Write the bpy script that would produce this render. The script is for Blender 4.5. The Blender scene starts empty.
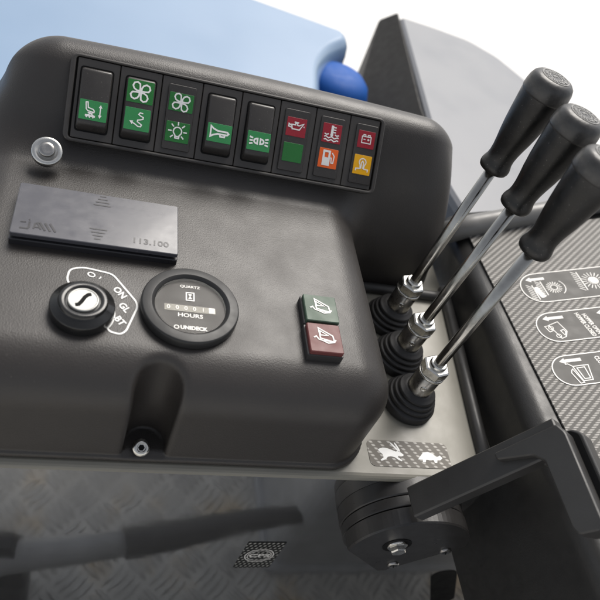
import bpy, math, random
import numpy as np
from mathutils import Vector, Matrix
from mathutils.geometry import tessellate_polygon
R = math.radians
PI = math.pi
random.seed(4)
scene = bpy.context.scene
col = scene.collection

# ------------------------------------------------------------------ helpers
class Frame:
    def __init__(self, o, ex, ey):
        self.o = Vector(o); self.x = Vector(ex).normalized(); self.y = Vector(ey).normalized()
        self.y = (self.y - self.x * self.y.dot(self.x)).normalized()
        self.z = self.x.cross(self.y)
    def __call__(self, u, v, w=0.0):
        return self.o + self.x * u + self.y * v + self.z * w
    def shift(self, u, v, w=0.0, rot=0.0):
        c, s = math.cos(rot), math.sin(rot)
        return Frame(self(u, v, w), self.x * c + self.y * s, self.y * c - self.x * s)
WORLD = Frame((0, 0, 0), (1, 0, 0), (0, 1, 0))

class MB:
    def __init__(self):
        self.v = []; self.uv = []; self.f = []; self.s = []
    def pt(self, F, u, v, w=0.0):
        self.v.append(F(u, v, w)); self.uv.append((u, v)); return len(self.v) - 1
    def face(self, idx, smooth=False):
        self.f.append(tuple(idx)); self.s.append(smooth)
    def loft(self, F, rings, cap0=True, cap1=True, smooth=False):
        """rings: lists of (u,v,w) with equal counts, counter-clockwise, bottom to top"""
        ids = [[self.pt(F, *p) for p in r] for r in rings]
        n = len(ids[0])
        for a, b in zip(ids, ids[1:]):
            for i in range(n):
                j = (i + 1) % n
                self.face((a[i], a[j], b[j], b[i]), smooth)
        if cap0: self.face(ids[0][::-1])
        if cap1: self.face(ids[-1])
        return ids
    def plate(self, F, outline, levels, smooth=False, cap0=True):
        """outline(inset)->[(u,v)], levels [(inset,w)]"""
        self.loft(F, [[(u, v, w) for u, v in outline(i)] for i, w in levels], cap0, True, smooth)
    def lathe(self, F, prof, n=32, cap0=False, cap1=True, smooth=True, cu=0.0, cv=0.0):
        rings = [[(cu + r * math.cos(2*PI*k/n), cv + r * math.sin(2*PI*k/n), w) for k in range(n)] for r, w in prof]
        self.loft(F, rings, cap0, cap1, smooth)
    def ribbon(self, F, pts, wd, w=0.0, closed=False):
        P = [Vector(p) for p in pts]; n = len(P); h = wd / 2; L = []; Rr = []
        for i in range(n):
            a = P[i-1] if (i > 0 or closed) else None
            b = P[(i+1) % n] if (i < n-1 or closed) else None
            d1 = (P[i]-a).normalized() if a is not None else None
            d2 = (b-P[i]).normalized() if b is not None else None
            if d1 is None: d1 = d2
            if d2 is None: d2 = d1
            t = d1 + d2
            t = t.normalized() if t.length > 1e-6 else d1
            nn = Vector((-t.y, t.x)); k = max(0.5, abs(nn.dot(Vector((-d1.y, d1.x)))))
            L.append(self.pt(F, *(P[i] + nn*h/k), w)); Rr.append(self.pt(F, *(P[i] - nn*h/k), w))
        for i in range(n if closed else n-1):
            j = (i+1) % n
            self.face((Rr[i], Rr[j], L[j], L[i]))
    def poly(self, F, pts, w=0.0):
        ids = [self.pt(F, u, v, w) for u, v in pts]
        for t in tessellate_polygon([[Vector((u, v, 0)) for u, v in pts]]):
            a, b, c = t
            A, B, C = [Vector(pts[k]) for k in t]
            if (B-A).cross(C-A) < 0: b, c = c, b
            self.face((ids[a], ids[b], ids[c]))
    def text(self, F, s, size, w=0.0, bold=0.0, align='CENTER', sx=1.0, shear=0.0):
        cu = bpy.data.curves.new('t', 'FONT'); cu.body = s; cu.size = size
        cu.align_x = align; cu.align_y = 'CENTER'; cu.offset = bold * size; cu.resolution_u = 3; cu.shear = shear
        ob = bpy.data.objects.new('t', cu); col.objects.link(ob)
        me = ob.to_mesh()
        base = len(self.v)
        for q in me.vertices: self.pt(F, q.co.x * sx, q.co.y, w)
        for p in me.polygons:
            ix = list(p.vertices)
            if p.normal.z < 0: ix = ix[::-1]
            self.face([base + k for k in ix])
        ob.to_mesh_clear(); bpy.data.objects.remove(ob); bpy.data.curves.remove(cu)
    def tube(self, pts, r, n=16, caps=True, smooth=True):
        P = [Vector(p) for p in pts]; rings = []
        up = Vector((0, 0, 1)); prev = None
        for i in range(len(P)):
            d = (P[min(i+1, len(P)-1)] - P[max(i-1, 0)]).normalized()
            if prev is None:
                a = d.cross(up if abs(d.dot(up)) < .95 else Vector((1, 0, 0))).normalized()
            else:
                a = (prev - d*prev.dot(d)).normalized()
            prev = a; b = d.cross(a)
            rr = r[i] if isinstance(r, (list, tuple)) else r
            rings.append([tuple(P[i] + (a*math.cos(2*PI*k/n) + b*math.sin(2*PI*k/n))*rr) for k in range(n)])
        self.loft(WORLD, rings, caps, caps, smooth)
    def build(self, name, m, parent=None, kind=None, bevel=0.0, bseg=2):
        o0 = Vector((0, 0, 0))
        root = parent
        while root is not None:
            o0 += root.location; root = root.parent
        me = bpy.data.meshes.new(name)
        me.from_pydata([tuple(q - o0) for q in self.v], [], self.f)
        me.polygons.foreach_set('use_smooth', self.s)
        ul = me.uv_layers.new(name='UVMap')
        li = np.zeros(len(me.loops), dtype=np.int32); me.loops.foreach_get('vertex_index', li)
        ul.data.foreach_set('uv', np.array(self.uv, dtype=np.float32)[li].ravel())
        me.materials.append(m); me.validate(); me.update()
        o = bpy.data.objects.new(name, me); col.objects.link(o); o.parent = parent
        if kind: o['kind'] = kind
        if bevel:
            b = o.modifiers.new('bevel', 'BEVEL'); b.width = bevel; b.segments = bseg; b.limit_method = 'ANGLE'; b.angle_limit = R(35)
            b.harden_normals = False
            me.polygons.foreach_set('use_smooth', [True]*len(me.polygons))
            wn = o.modifiers.new('wn', 'WEIGHTED_NORMAL'); wn.keep_sharp = False
        return o

def thing(name, label, cat, loc=(0, 0, 0), group=None):
    o = bpy.data.objects.new(name, None); col.objects.link(o); o.location = loc
    o.empty_display_size = .02
    o['label'] = label; o['category'] = cat
    if group: o['group'] = group
    return o

def rrect(u0, v0, u1, v1, r, n=5):
    def f(i=0.0):
        a, b, c, d = u0+i, v0+i, u1-i, v1-i; q = max(r-i, 1e-5); out = []
        for cx, cy, s in ((c-q, b+q, -90), (c-q, d-q, 0), (a+q, d-q, 90), (a+q, b+q, 180)):
            for k in range(n+1):
                t = R(s + 90*k/n); out.append((cx + q*math.cos(t), cy + q*math.sin(t)))
        return out
    return f
def arc(cx, cy, r, a0, a1, n=12, ry=None):
    ry = ry or r
    return [(cx + r*math.cos(R(a0+(a1-a0)*k/n)), cy + ry*math.sin(R(a0+(a1-a0)*k/n))) for k in range(n+1)]
def circ(cx, cy, r, n=20, ry=None): return arc(cx, cy, r, 0, 360, n, ry)[:-1]
def poly_inset(pts):
    """inset function for a convex-ish ccw polygon"""
    def f(i=0.0):
        n = len(pts); out = []
        for k in range(n):
            a, b, c = Vector(pts[k-1]), Vector(pts[k]), Vector(pts[(k+1) % n])
            d1, d2 = (b-a).normalized(), (c-b).normalized()
            n1, n2 = Vector((-d1.y, d1.x)), Vector((-d2.y, d2.x))
            m = (n1+n2); m = m / max(.3, (1 + n1.dot(n2)))
            out.append(tuple(b + m*i))
        return out
    return f
def round_poly(pts, r, n=4):
    out = []; m = len(pts)
    for k in range(m):
        a, b, c = Vector(pts[k-1]), Vector(pts[k]), Vector(pts[(k+1) % m])
        q = min(r, (a-b).length*.48, (c-b).length*.48)
        p0 = b + (a-b).normalized()*q; p1 = b + (c-b).normalized()*q
        for i in range(n+1):
            t = i/n; out.append(tuple(p0*(1-t)**2 + b*2*t*(1-t) + p1*t*t))
    return out

# ------------------------------------------------------------------ materials
class NT:
    def __init__(self, name):
        self.m = bpy.data.materials.new(name); self.m.use_nodes = True
        self.nt = self.m.node_tree; self.p = self.nt.nodes['Principled BSDF']; self.out = self.nt.nodes['Material Output']
    def n(self, t, **kw):
        x = self.nt.nodes.new(t)
        for k, v in kw.items(): setattr(x, k, v)
        return x
    def l(self, a, b): self.nt.links.new(a, b)
    def put(self, sock, v):
        if hasattr(v, 'links') or isinstance(v, bpy.types.NodeSocket): self.l(v, sock)
        else: sock.default_value = v
    def M(self, op, a, b=0.0, c=0.0):
        x = self.n('ShaderNodeMath', operation=op)
        for s, v in zip(x.inputs, (a, b, c)): self.put(s, v)
        return x.outputs[0]
    def uv(self, kind='UV'):
        return self.n('ShaderNodeTexCoord').outputs[kind]
    def noise(self, co, scale, detail=3, rough=.5):
        x = self.n('ShaderNodeTexNoise'); self.l(co, x.inputs['Vector']); x.inputs['Scale'].default_value = scale
        x.inputs['Detail'].default_value = detail; x.inputs['Roughness'].default_value = rough
        return x.outputs['Fac']
    def ramp(self, fac, stops):
        x = self.n('ShaderNodeValToRGB'); self.l(fac, x.inputs[0]); e = x.color_ramp.elements
        while len(e) < len(stops): e.new(.5)
        for q, (p, c) in zip(e, stops): q.position = p; q.color = (c if len(c) == 4 else (*c, 1))
        return x.outputs[0]
    def rng(self, v, a, b, c, d):
        x = self.n('ShaderNodeMapRange'); self.l(v, x.inputs[0])
        for k, q in enumerate((a, b, c, d)): x.inputs[1+k].default_value = q
        return x.outputs[0]
    def bump(self, h, dist, strength=1.0, prev=None):
        x = self.n('ShaderNodeBump'); self.l(h, x.inputs['Height']); x.inputs['Distance'].default_value = dist
        x.inputs['Strength'].default_value = strength
        if prev: self.l(prev, x.inputs['Normal'])
        return x.outputs[0]

def simple(name, c, rough=.5, metal=0.0, var=.12, vs=25, bump=None, bd=.0002, spec=.5, coat=0.0, ior=1.5, rv=.08, dust=0.0):
    t = NT(name); p = t.p; co = t.uv('Object')
    nz = t.noise(co, vs, 4)
    lo = tuple(x*(1-var) for x in c); hi = tuple(min(1, x*(1+var)) for x in c)
    cl = t.ramp(nz, [(.3, lo), (.7, hi)])
    if dust:
        sp = t.noise(co, 900, 2); f = t.rng(sp, .68, .76, 0, dust)
        mx = t.n('ShaderNodeMix', data_type='RGBA'); t.l(f, mx.inputs[0]); t.l(cl, mx.inputs[6]); mx.inputs[7].default_value = (.35, .33, .3, 1); cl = mx.outputs[2]
    t.l(cl, p.inputs['Base Color'])
    t.l(t.rng(t.noise(co, vs*3, 4), .3, .7, max(0, rough-rv), min(1, rough+rv)), p.inputs['Roughness'])
    p.inputs['Metallic'].default_value = metal; p.inputs['Specular IOR Level'].default_value = spec; p.inputs['IOR'].default_value = ior
    p.inputs['Coat Weight'].default_value = coat
    if bump:
        t.l(t.bump(t.noise(co, bump, 3), bd), p.inputs['Normal'])
    return t.m

def leather():
    t = NT('moulded_plastic_grain'); p = t.p; co = t.uv('Object')
    v = t.n('ShaderNodeTexVoronoi', feature='F1'); t.l(co, v.inputs['Vector']); v.inputs['Scale'].default_value = 1000
    wv = t.noise(co, 700, 4, .6)
    h = t.M('ADD', t.M('MULTIPLY', v.outputs['Distance'], .8), t.M('MULTIPLY', wv, .7))
    big = t.noise(co, 9, 3)
    bc = t.ramp(big, [(.3, (.0290, .0256, .0234)), (.7, (.0350, .0310, .0284))])
    mx = t.n('ShaderNodeMix', data_type='RGBA')          # lint and fine scuffs, denser in a few worn patches
    patch = t.rng(t.noise(co, 14, 4, .6), .48, .70, .12, 1.0)
    mps = t.n('ShaderNodeMapping'); t.l(co, mps.inputs['Vector']); mps.inputs['Scale'].default_value = (1, .25, 1); mps.inputs['Rotation'].default_value[2] = .6
    sc = t.M('MAXIMUM', t.rng(t.noise(co, 1100, 2), .70, .76, 0, .30), t.rng(t.noise(mps.outputs[0], 700, 2), .72, .78, 0, .22))
    t.l(t.M('MULTIPLY', sc, patch), mx.inputs[0]); t.l(bc, mx.inputs[6]); mx.inputs[7].default_value = (.30, .28, .25, 1)
    t.l(mx.outputs[2], p.inputs['Base Color'])
    sm = t.M('ADD', t.rng(t.noise(co, 40, 4), .3, .7, -.04, .04), t.rng(t.noise(co, 11, 5, .6), .3, .7, .40, .46))
    t.l(sm, p.inputs['Roughness'])
    t.l(t.bump(h, .00013, .8), p.inputs['Normal'])
    return t.m

def carbon(name, A, B, ca, cb, hs, ht, rough=.5, soft=.35):
    """woven carbon print: light spots on a lattice with steps A and B (metres), on a darker ground"""
    t = NT(name); p = t.p
    q = t.n('ShaderNodeSeparateXYZ'); t.l(t.uv('UV'), q.inputs[0])
    det = A[0]*B[1] - A[1]*B[0]
    S_ = t.M('ADD', t.M('MULTIPLY', q.outputs[0], B[1]/det), t.M('MULTIPLY', q.outputs[1], -B[0]/det))
    T_ = t.M('ADD', t.M('MULTIPLY', q.outputs[0], -A[1]/det), t.M('MULTIPLY', q.outputs[1], A[0]/det))
    wob = t.M('MULTIPLY', t.M('SUBTRACT', t.noise(t.uv('UV'), 260, 2), .5), .10)
    a = t.M('DIVIDE', t.M('ABSOLUTE', t.M('SUBTRACT', t.M('FRACT', t.M('ADD', S_, wob)), .5)), hs)
    b = t.M('DIVIDE', t.M('ABSOLUTE', t.M('SUBTRACT', t.M('FRACT', T_), .5)), ht)
    d = t.M('POWER', t.M('ADD', t.M('POWER', a, 3.0), t.M('POWER', b, 3.0)), 1/3)
    f = t.rng(d, 1-soft, 1+soft, 1.0, 0.0)
    fib = t.rng(t.noise(t.uv('UV'), 1500, 2), .3, .7, .55, 1.1)
    cellv = t.rng(t.noise(t.uv('UV'), 60, 3), .3, .7, .8, 1.05)
    f2 = t.M('MULTIPLY', t.M('MULTIPLY', f, fib), cellv)
    mx = t.n('ShaderNodeMix', data_type='RGBA'); t.l(f2, mx.inputs[0]); mx.inputs[6].default_value = (*ca, 1); mx.inputs[7].default_value = (*cb, 1)
    t.l(mx.outputs[2], p.inputs['Base Color']); p.inputs['Roughness'].default_value = rough; p.inputs['Specular IOR Level'].default_value = .25
    return t.m

def checker_plate():
    t = NT('steel_checker_plate'); p = t.p
    s = t.n('ShaderNodeSeparateXYZ'); t.l(t.uv('UV'), s.inputs[0])
    P_ = .046 * 1.414                                     # five-bar tread: cells turned 45 degrees, bars alternate in direction
    x = t.M('DIVIDE', t.M('ADD', s.outputs[0], s.outputs[1]), P_); y = t.M('DIVIDE', t.M('SUBTRACT', s.outputs[0], s.outputs[1]), P_)
    par = t.M('MODULO', t.M('ABSOLUTE', t.M('ADD', t.M('FLOOR', x), t.M('FLOOR', y))), 2.0)
    lx = t.M('SUBTRACT', t.M('FRACT', x), .5); ly = t.M('SUBTRACT', t.M('FRACT', y), .5)
    sg = t.M('SUBTRACT', 1.0, par)
    a2 = t.M('ADD', t.M('MULTIPLY', lx, par), t.M('MULTIPLY', ly, sg)); b2 = t.M('ADD', t.M('MULTIPLY', ly, par), t.M('MULTIPLY', lx, sg))
    bb = t.M('SUBTRACT', t.M('FRACT', t.M('MULTIPLY', t.M('ADD', b2, .5), 4.0)), .5)
    a3 = t.M('DIVIDE', a2, .46); b3 = t.M('DIVIDE', bb, .34)
    d = t.M('SQRT', t.M('ADD', t.M('MULTIPLY', a3, a3), t.M('MULTIPLY', b3, b3)))
    h = t.rng(d, .45, 1.05, 1.0, 0.0)
    co = t.uv('Object'); nz = t.noise(co, 7, 5, .6)
    cl = t.ramp(nz, [(.33, (.50, .485, .455)), (.52, (.70, .675, .62)), (.66, (.66, .52, .34))])
    worn_highlight = t.n('ShaderNodeMix', data_type='RGBA'); t.l(t.M('MULTIPLY', h, .30), worn_highlight.inputs[0]); t.l(cl, worn_highlight.inputs[6]); worn_highlight.inputs[7].default_value = (.86, .85, .82, 1)  # raised bars lightened: a highlight put into the colour along with wear
    t.l(worn_highlight.outputs[2], p.inputs['Base Color'])
    p.inputs['Metallic'].default_value = .2
    t.l(t.rng(t.noise(co, 40, 4), .3, .7, .35, .6), p.inputs['Roughness'])
    t.l(t.bump(h, .006, 1.0), p.inputs['Normal'])
    return t.m

def glossy_panel():
    t = NT('polished_grey_paint'); p = t.p; co = t.uv('Object')
    spk = t.rng(t.noise(co, 260, 2), .70, .78, 0, .35)
    base = t.ramp(t.noise(co, 6, 4), [(.3, (.056, .0555, .055)), (.7, (.068, .0675, .067))])
    mx = t.n('ShaderNodeMix', data_type='RGBA'); t.l(spk, mx.inputs[0]); t.l(base, mx.inputs[6]); mx.inputs[7].default_value = (.16, .15, .14, 1)
    t.l(mx.outputs[2], p.inputs['Base Color'])
    p.inputs['IOR'].default_value = 5.6
    t.l(t.rng(t.noise(co, 18, 5), .3, .75, .03, .10), p.inputs['Roughness'])
    t.l(t.bump(t.noise(co, 30, 2), .00012, .6), p.inputs['Normal'])
    return t.m

def glass_pane():
    t = NT('meter_glass')
    tr = t.n('ShaderNodeBsdfTransparent'); gl = t.n('ShaderNodeBsdfGlossy'); gl.inputs['Roughness'].default_value = .04
    gl.inputs['Color'].default_value = (.14, .14, .14, 1)
    mx = t.n('ShaderNodeMixShader'); mx.inputs[0].default_value = .06; t.l(tr.outputs[0], mx.inputs[1]); t.l(gl.outputs[0], mx.inputs[2])
    t.l(mx.outputs[0], t.out.inputs['Surface'])
    return t.m

m_house = leather()
m_black = simple('black_plastic', (.028, .027, .027), .42, bump=900, bd=.00006)
m_well = simple('recess_shade_black', (.008, .008, .008), .6, spec=.1)  # near-black stands in for the shade inside holes and gaps
m_mod = simple('switch_plastic', (.050, .0455, .042), .38, bump=1200, bd=.00004)
m_rock = simple('rocker_plastic', (.038, .0345, .032), .33, bump=1200, bd=.00003, dust=.25)
m_green = simple('green_lens', (.035, .235, .075), .25, var=.06)
m_dgreen = simple('deep_green_lens', (.018, .155, .030), .3, var=.06)
m_red = simple('red_lens', (.30, .014, .026), .3, var=.06)
m_orange = simple('orange_lens', (.78, .12, .015), .3, var=.06)
m_yellow = simple('yellow_lens', (.80, .40, .008), .3, var=.06)
m_white = simple('white_print', (.80, .80, .78), .45, var=.04)
m_cream = simple('cream_print', (.72, .70, .66), .4, var=.04)
m_rubber = simple('matt_rubber', (.016, .0155, .016), .55, bump=300, bd=.00008, dust=.2)
m_grip = simple('grip_rubber', (.006, .006, .0062), .38, var=.25, vs=60, bump=160, bd=.00015, dust=.35)
m_cap = simple('grip_cap_rubber', (.042, .041, .040), .36, var=.25, vs=120, bump=260, bd=.0002, dust=.2)
m_capmark = simple('worn_cap_print', (.22, .217, .208), .5, var=.3, vs=500)
m_steel = simple('bright_zinc', (.62, .61, .575), .24, 1.0, vs=90)
m_gloss = simple('glossy_black_plastic', (.012, .012, .012), .2, vs=60)
m_silver = simple('satin_silver', (.36, .36, .345), .42, .7, vs=120)
m_chrome = simple('turned_steel_rod', (.40, .39, .365), .2, 1.0, vs=60, var=.2)
m_dsteel = simple('turned_steel', (.36, .35, .335), .3, 1.0, vs=80, var=.2)
m_deck = simple('grey_beige_paint', (.205, .195, .163), .38, var=.05, vs=12, bump=350, bd=.00005, dust=.06)
m_rail = simple('black_rubber_edging', (.045, .044, .043), .42, bump=500, bd=.00005)
m_side = simple('side_moulding', (.024, .0235, .023), .42, bump=800, bd=.0001)
m_tube = simple('grey_tube_paint', (.16, .157, .15), .35)
m_handle = simple('handle_plastic', (.034, .033, .032), .42, bump=900, bd=.00006)
m_hub = simple('hub_plastic', (.024, .023, .0225), .34, bump=700, bd=.00004)
m_lid = simple('smoked_lid', (.074, .074, .085), .21, var=.06, coat=.12, bump=60, bd=.00004)
m_lidbase = simple('lid_base', (.030, .029, .032), .3)
m_emboss_shade = simple('emboss_shade_print', (.020, .0195, .023), .3)  # flat dark print stands in for the shading of raised lettering
m_btngreen = simple('pale_green_cap', (.062, .100, .070), .42, spec=.3, var=.05)
m_btnred = simple('pale_red_cap', (.135, .040, .038), .42, spec=.3, var=.05)
m_dial = simple('dial_face', (.018, .0150, .0125), .5, spec=.25)
m_bezel = simple('bezel_plastic', (.026, .0260, .026), .42, spec=.32, bump=1000, bd=.00003)
m_drum = simple('counter_drum', (.16, .15, .11), .4)
m_panel = glossy_panel()
m_floor = checker_plate()
m_carbon = carbon('carbon_weave_print', (.0071, -.00107), (.0026, .00196), (.080, .076, .070), (.46, .44, .41), .25, .33)
m_carbon2 = carbon('carbon_weave_sticker', (.0084, .0002), (.0020, -.0031), (.150, .138, .120), (.58, .56, .52), .17, .30)
m_carbon3 = carbon('dark_carbon_sticker', (.0045, 0), (.0022, .0055), (.008, .008, .008), (.50, .50, .46), .20, .26)
m_pill = simple('sticker_grey', (.115, .111, .104), .55, var=.05, spec=.25)
m_blue = simple('blue_paint_glare', (.19, .29, .43), .36, var=.03, vs=3, coat=.6)  # sky glare is put into the base colour, paler than the paint
m_blue2 = simple('blue_paint_shaded', (.005, .085, .36), .6, var=.05, spec=.3)  # deeper blue for the shaded end of the same body
m_cowl = simple('pale_grey_cowl_paint', (.20, .206, .222), .35, var=.03, vs=4, bump=300, bd=.00008)
m_cowltrim = simple('dark_cowl_edge', (.022, .020, .018), .6, spec=.3, var=.03)
m_lever = simple('grey_lever_paint', (.34, .34, .335), .35)
m_levergrip = simple('worn_rubber_grip', (.060, .058, .056), .55)
m_mirrorbox = simple('grey_box_paint', (.42, .425, .43), .5)
m_ground = simple('pale_concrete', (.74, .73, .71), .85, var=.06, vs=1.5)
m_glass = glass_pane()

# ------------------------------------------------------------------ moulded console (distance field -> mesh)
def rmax(a, b, r):
    return np.minimum(np.maximum(a + r, b + r), 0) + np.hypot(np.maximum(a + r, 0), np.maximum(b + r, 0)) - r
def rmin(a, b, r): return -rmax(-a, -b, r)
C50, S50 = math.cos(R(50)), math.sin(R(50))
def console_sdf(x, y, z):
    def plan(x0, x1, y0, y1, r, e=0.0):
        qx = np.abs(x - (x0+x1)/2) - (x1-x0)/2 - e; qy = np.abs(y - (y0+y1)/2) - (y1-y0)/2 - e
        return rmax(qx, qy, r)
    low = plan(-.098, .2290, .2425, .545, .034)
    low = rmax(low, z - .0955, .036)
    a1 = .451 - y
    a2 = -(y - .459)*S50 + (z - .113)*C50
    yz = rmax(a1, a2, .045)
    top = .1765 + .0040*np.clip(1 - ((x - .12)/.17)**2, -.6, 1)
    yz = rmax(yz, (y - .5)*.60 + (z - top)*.80, .022)
    yz = rmax(yz, y - .56, .02)
    right = (x - (.3495 - .205*z)) * .98
    xl = -.0845 + (z - .10)*.22
    left = np.maximum(-.098 - x, (xl - x)*.976)
    hood = rmax(rmax(yz, right, .034), left, .034)
    d = rmin(low, hood, .030)
    fl = plan(-.098, .2290, .2425, .545, .034, .0022)
    fl = np.maximum(fl, z - .0065)
    d = rmin(d, fl, .002)
    cyl = np.hypot(x - .0535, y - .2505) - .0153
    cyl = np.maximum(cyl, .0085 - z)
    d = rmax(d, -cyl, .005)
    return np.maximum(d, .0008 - z)

def surface_net(fn, lo, hi, h):
    ax = [np.arange(a, b + h, h) for a, b in zip(lo, hi)]
    nx, ny, nz = map(len, ax)
    D = np.empty((nx, ny, nz))
    for i in range(nx):
        Yg, Zg = np.meshgrid(ax[1], ax[2], indexing='ij')
        D[i] = fn(np.full_like(Yg, ax[0][i]), Yg, Zg)
    S = D < 0
    cnt = sum(S[a:nx-1+a, b:ny-1+b, c:nz-1+c].astype(np.int8) for a in (0, 1) for b in (0, 1) for c in (0, 1))
    act = (cnt > 0) & (cnt < 8)
    I = np.argwhere(act); idx = -np.ones(act.shape, dtype=np.int64); idx[act] = np.arange(len(I))
    acc = np.zeros((len(I), 3)); num = np.zeros(len(I))
    cr = [(a, b, c) for a in (0, 1) for b in (0, 1) for c in (0, 1)]
    for p in cr:
        for k in range(3):
            if p[k]: continue
            q = list(p); q[k] = 1
            d0 = D[I[:, 0]+p[0], I[:, 1]+p[1], I[:, 2]+p[2]]; d1 = D[I[:, 0]+q[0], I[:, 1]+q[1], I[:, 2]+q[2]]
            m = (d0 < 0) != (d1 < 0); t = np.where(m, d0/np.where(m, d0-d1, 1), 0)
            P = np.tile(np.array(p, float), (len(I), 1)); P[:, k] += t
            acc[m] += P[m]; num[m] += 1
    V = (I + acc/num[:, None])*h + np.array(lo)
    F = []
    for k in range(3):
        a, b = (k+1) % 3, (k+2) % 3
        s0 = np.moveaxis(S, k, 0); ch = np.moveaxis(s0[:-1] != s0[1:], 0, k)
        E = np.argwhere(ch)
        ok = (E[:, a] > 0) & (E[:, b] > 0) & (E[:, a] < act.shape[a]) & (E[:, b] < act.shape[b]); E = E[ok]
        ins = S[E[:, 0], E[:, 1], E[:, 2]]
        def g(da, db):
            Q = E.copy(); Q[:, a] -= da; Q[:, b] -= db; return idx[Q[:, 0], Q[:, 1], Q[:, 2]]
        q = np.stack([g(1, 1), g(0, 1), g(0, 0), g(1, 0)], 1)
        q[~ins] = q[~ins][:, ::-1]
        F.append(q)
    return V, np.concatenate(F)

console = thing('control_console', 'dark grey moulded machine control console with switches, key lock, hour meter and fuse cover', 'control console', (.06, .40, 0))
V, F = surface_net(console_sdf, (-.104, .234, -.004), (.360, .628, .190), .0019)
# snap the vertices to the exact field and take its gradient as shading normal
for _ in range(2):
    e = 2e-4; d = console_sdf(*V.T)
    G = np.stack([(console_sdf(*(V + e*np.eye(3)[k]).T) - console_sdf(*(V - e*np.eye(3)[k]).T))/(2*e) for k in range(3)], 1)
    V = V - np.clip(d/np.maximum((G**2).sum(1), .2), -.0012, .0012)[:, None]*G
hb = MB(); hb.v = [Vector(q) for q in V]; hb.uv = [(q[0], q[1]) for q in V]; hb.f = [tuple(int(k) for k in q) for q in F]; hb.s = [True]*len(F)
hb.build('housing', m_house, console)

# ---- switch panel on the hood slope
SF = Frame((0, .459, .113), (1, 0, 0), (0, C50, S50))
mm = .001
seps = [-24.8, 7.4, 40.0, 72.7, 105.6, 138.9, 171.0, 202.6, 230.6]
fr = MB()
ro = rrect(-30*mm, -4.2*mm, 235.6*mm, 62.9*mm, 6*mm); ri = rrect(-25.8*mm, -1.2*mm, 231.6*mm, 60.6*mm, 2.5*mm)
def ring2(mb, F, fo, fi, lv):
    rings = [[(u, v, w) for u, v in fo(i)] for i, w in lv[0]] + [[(u, v, w) for u, v in fi(i)] for i, w in lv[1]]
    mb.loft(F, rings, False, False)
ring2(fr, SF, ro, ri, ([(0, -.012), (0, .0028), (.0004, .0038), (.0012, .0042)], [(-.0012, .0042), (-.0003, .0038), (0, .003), (0, -.001)]))
sframe = fr.build('switch_frame', m_mod, console)
fb = MB(); fb.plate(SF, rrect(-26.5*mm, -2*mm, 232.2*mm, 61.3*mm, 2*mm), [(0, -.008), (0, .0008)])
fb.build('frame_backing', m_well, sframe)
mods = MB()
for a, b in zip(seps, seps[1:]):
    mods.plate(SF, rrect(a*mm+.0003, -.7*mm, b*mm-.0003, 60.1*mm, .8*mm), [(0, .0006), (0, .0026), (.0004, .0031)])
mods.build('module_plate', m_mod, sframe)

def rocker(u0, u1, label, tilt=1):
    """rocker pressed at the top: its face rises towards a rounded lower end"""
    v0, v1 = 5.8*mm, 53.3*mm; z0 = .0032
    w = MB(); w.plate(SF, rrect(u0-.9*mm, v0-1.1*mm, u1+.9*mm, v1+1*mm, 2.6*mm), [(0, .0030), (0, .00345)])
    prof = [(0, 0), (.9, 2.6), (2.4, 5.0), (4.6, 6.9), (6.6, 7.6), (8.2, 7.7), (44.3, 4.3), (45.6, 4.0), (46.7, 3.2), (47.5, 0)]
    ue = [(0, 0.0), (.35, .62), (1.0, .90), (1.8, 1.0)]
    us = [(u0 + a*mm, k) for a, k in ue] + [(u1 - a*mm, k) for a, k in ue[::-1]]
    b = MB(); g = []
    for pv, ph in prof:
        cf = 1.6*mm*max(0, 1 - min(pv, 47.5-pv)/2.2)**2       # rounds the corners in plan
        row = []
        for u, k in us:
            uu = u + (cf if u < (u0+u1)/2 else -cf)*(1 - abs(u-(u0+u1)/2)/(u1-u0)*0)
            row.append(b.pt(SF, uu, v0 + pv*mm, z0 + ph*mm*(.25 + .75*k if 0 < k else 0)))
        g.append(row)
    for r0, r1 in zip(g, g[1:]):
        for i in range(len(us)-1): b.face((r0[i], r0[i+1], r1[i+1], r1[i]), True)
    o = b.build('rocker_switch', m_rock, console)
    if label: o['label'] = label
    w.build('opening_shade', m_well, o)  # thin black sheet stands for the shadow gap round the rocker
    # face frame: origin at centre of the lower half, ey up the face
    sl = math.atan2(-3.4, 36.1)
    o_ = SF((u0+u1)/2, v0 + 8.2*mm, z0 + 7.7*mm)
    FF = Frame(o_, SF.x, SF.y*math.cos(sl) + SF.z*math.sin(sl))
    return o, FF
def lens(parent, F, cu, cv, w, h, m, name='legend_lens', z=.00025):
    b = MB(); b.plate(F, rrect(cu-w/2, cv-h/2, cu+w/2, cv+h/2, .5*mm, 3), [(0, -.0002), (0, z-.0001), (.0001, z)])
    return b.build(name, m, parent)
class Icon:
    def __init__(self, F, cu, cv, s, z=.0004, lw=.070):
        self.F = F.shift(cu, cv, z); self.s = s; self.b = MB(); self.k = 0; self.lw = lw
    def st(self, pts, closed=False, lw=None):
        s = self.s; self.k += 1
        self.b.ribbon(self.F, [(x*s, y*s) for x, y in pts], (lw or self.lw)*2*s, self.k*.00001, closed); return self
    def fill(self, pts):
        s = self.s; self.k += 1
        self.b.poly(self.F, [(x*s, y*s) for x, y in pts], self.k*.00001); return self
    def done(self, parent, m=None, name='symbol'): return self.b.build(name, m or m_white, parent)

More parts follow.
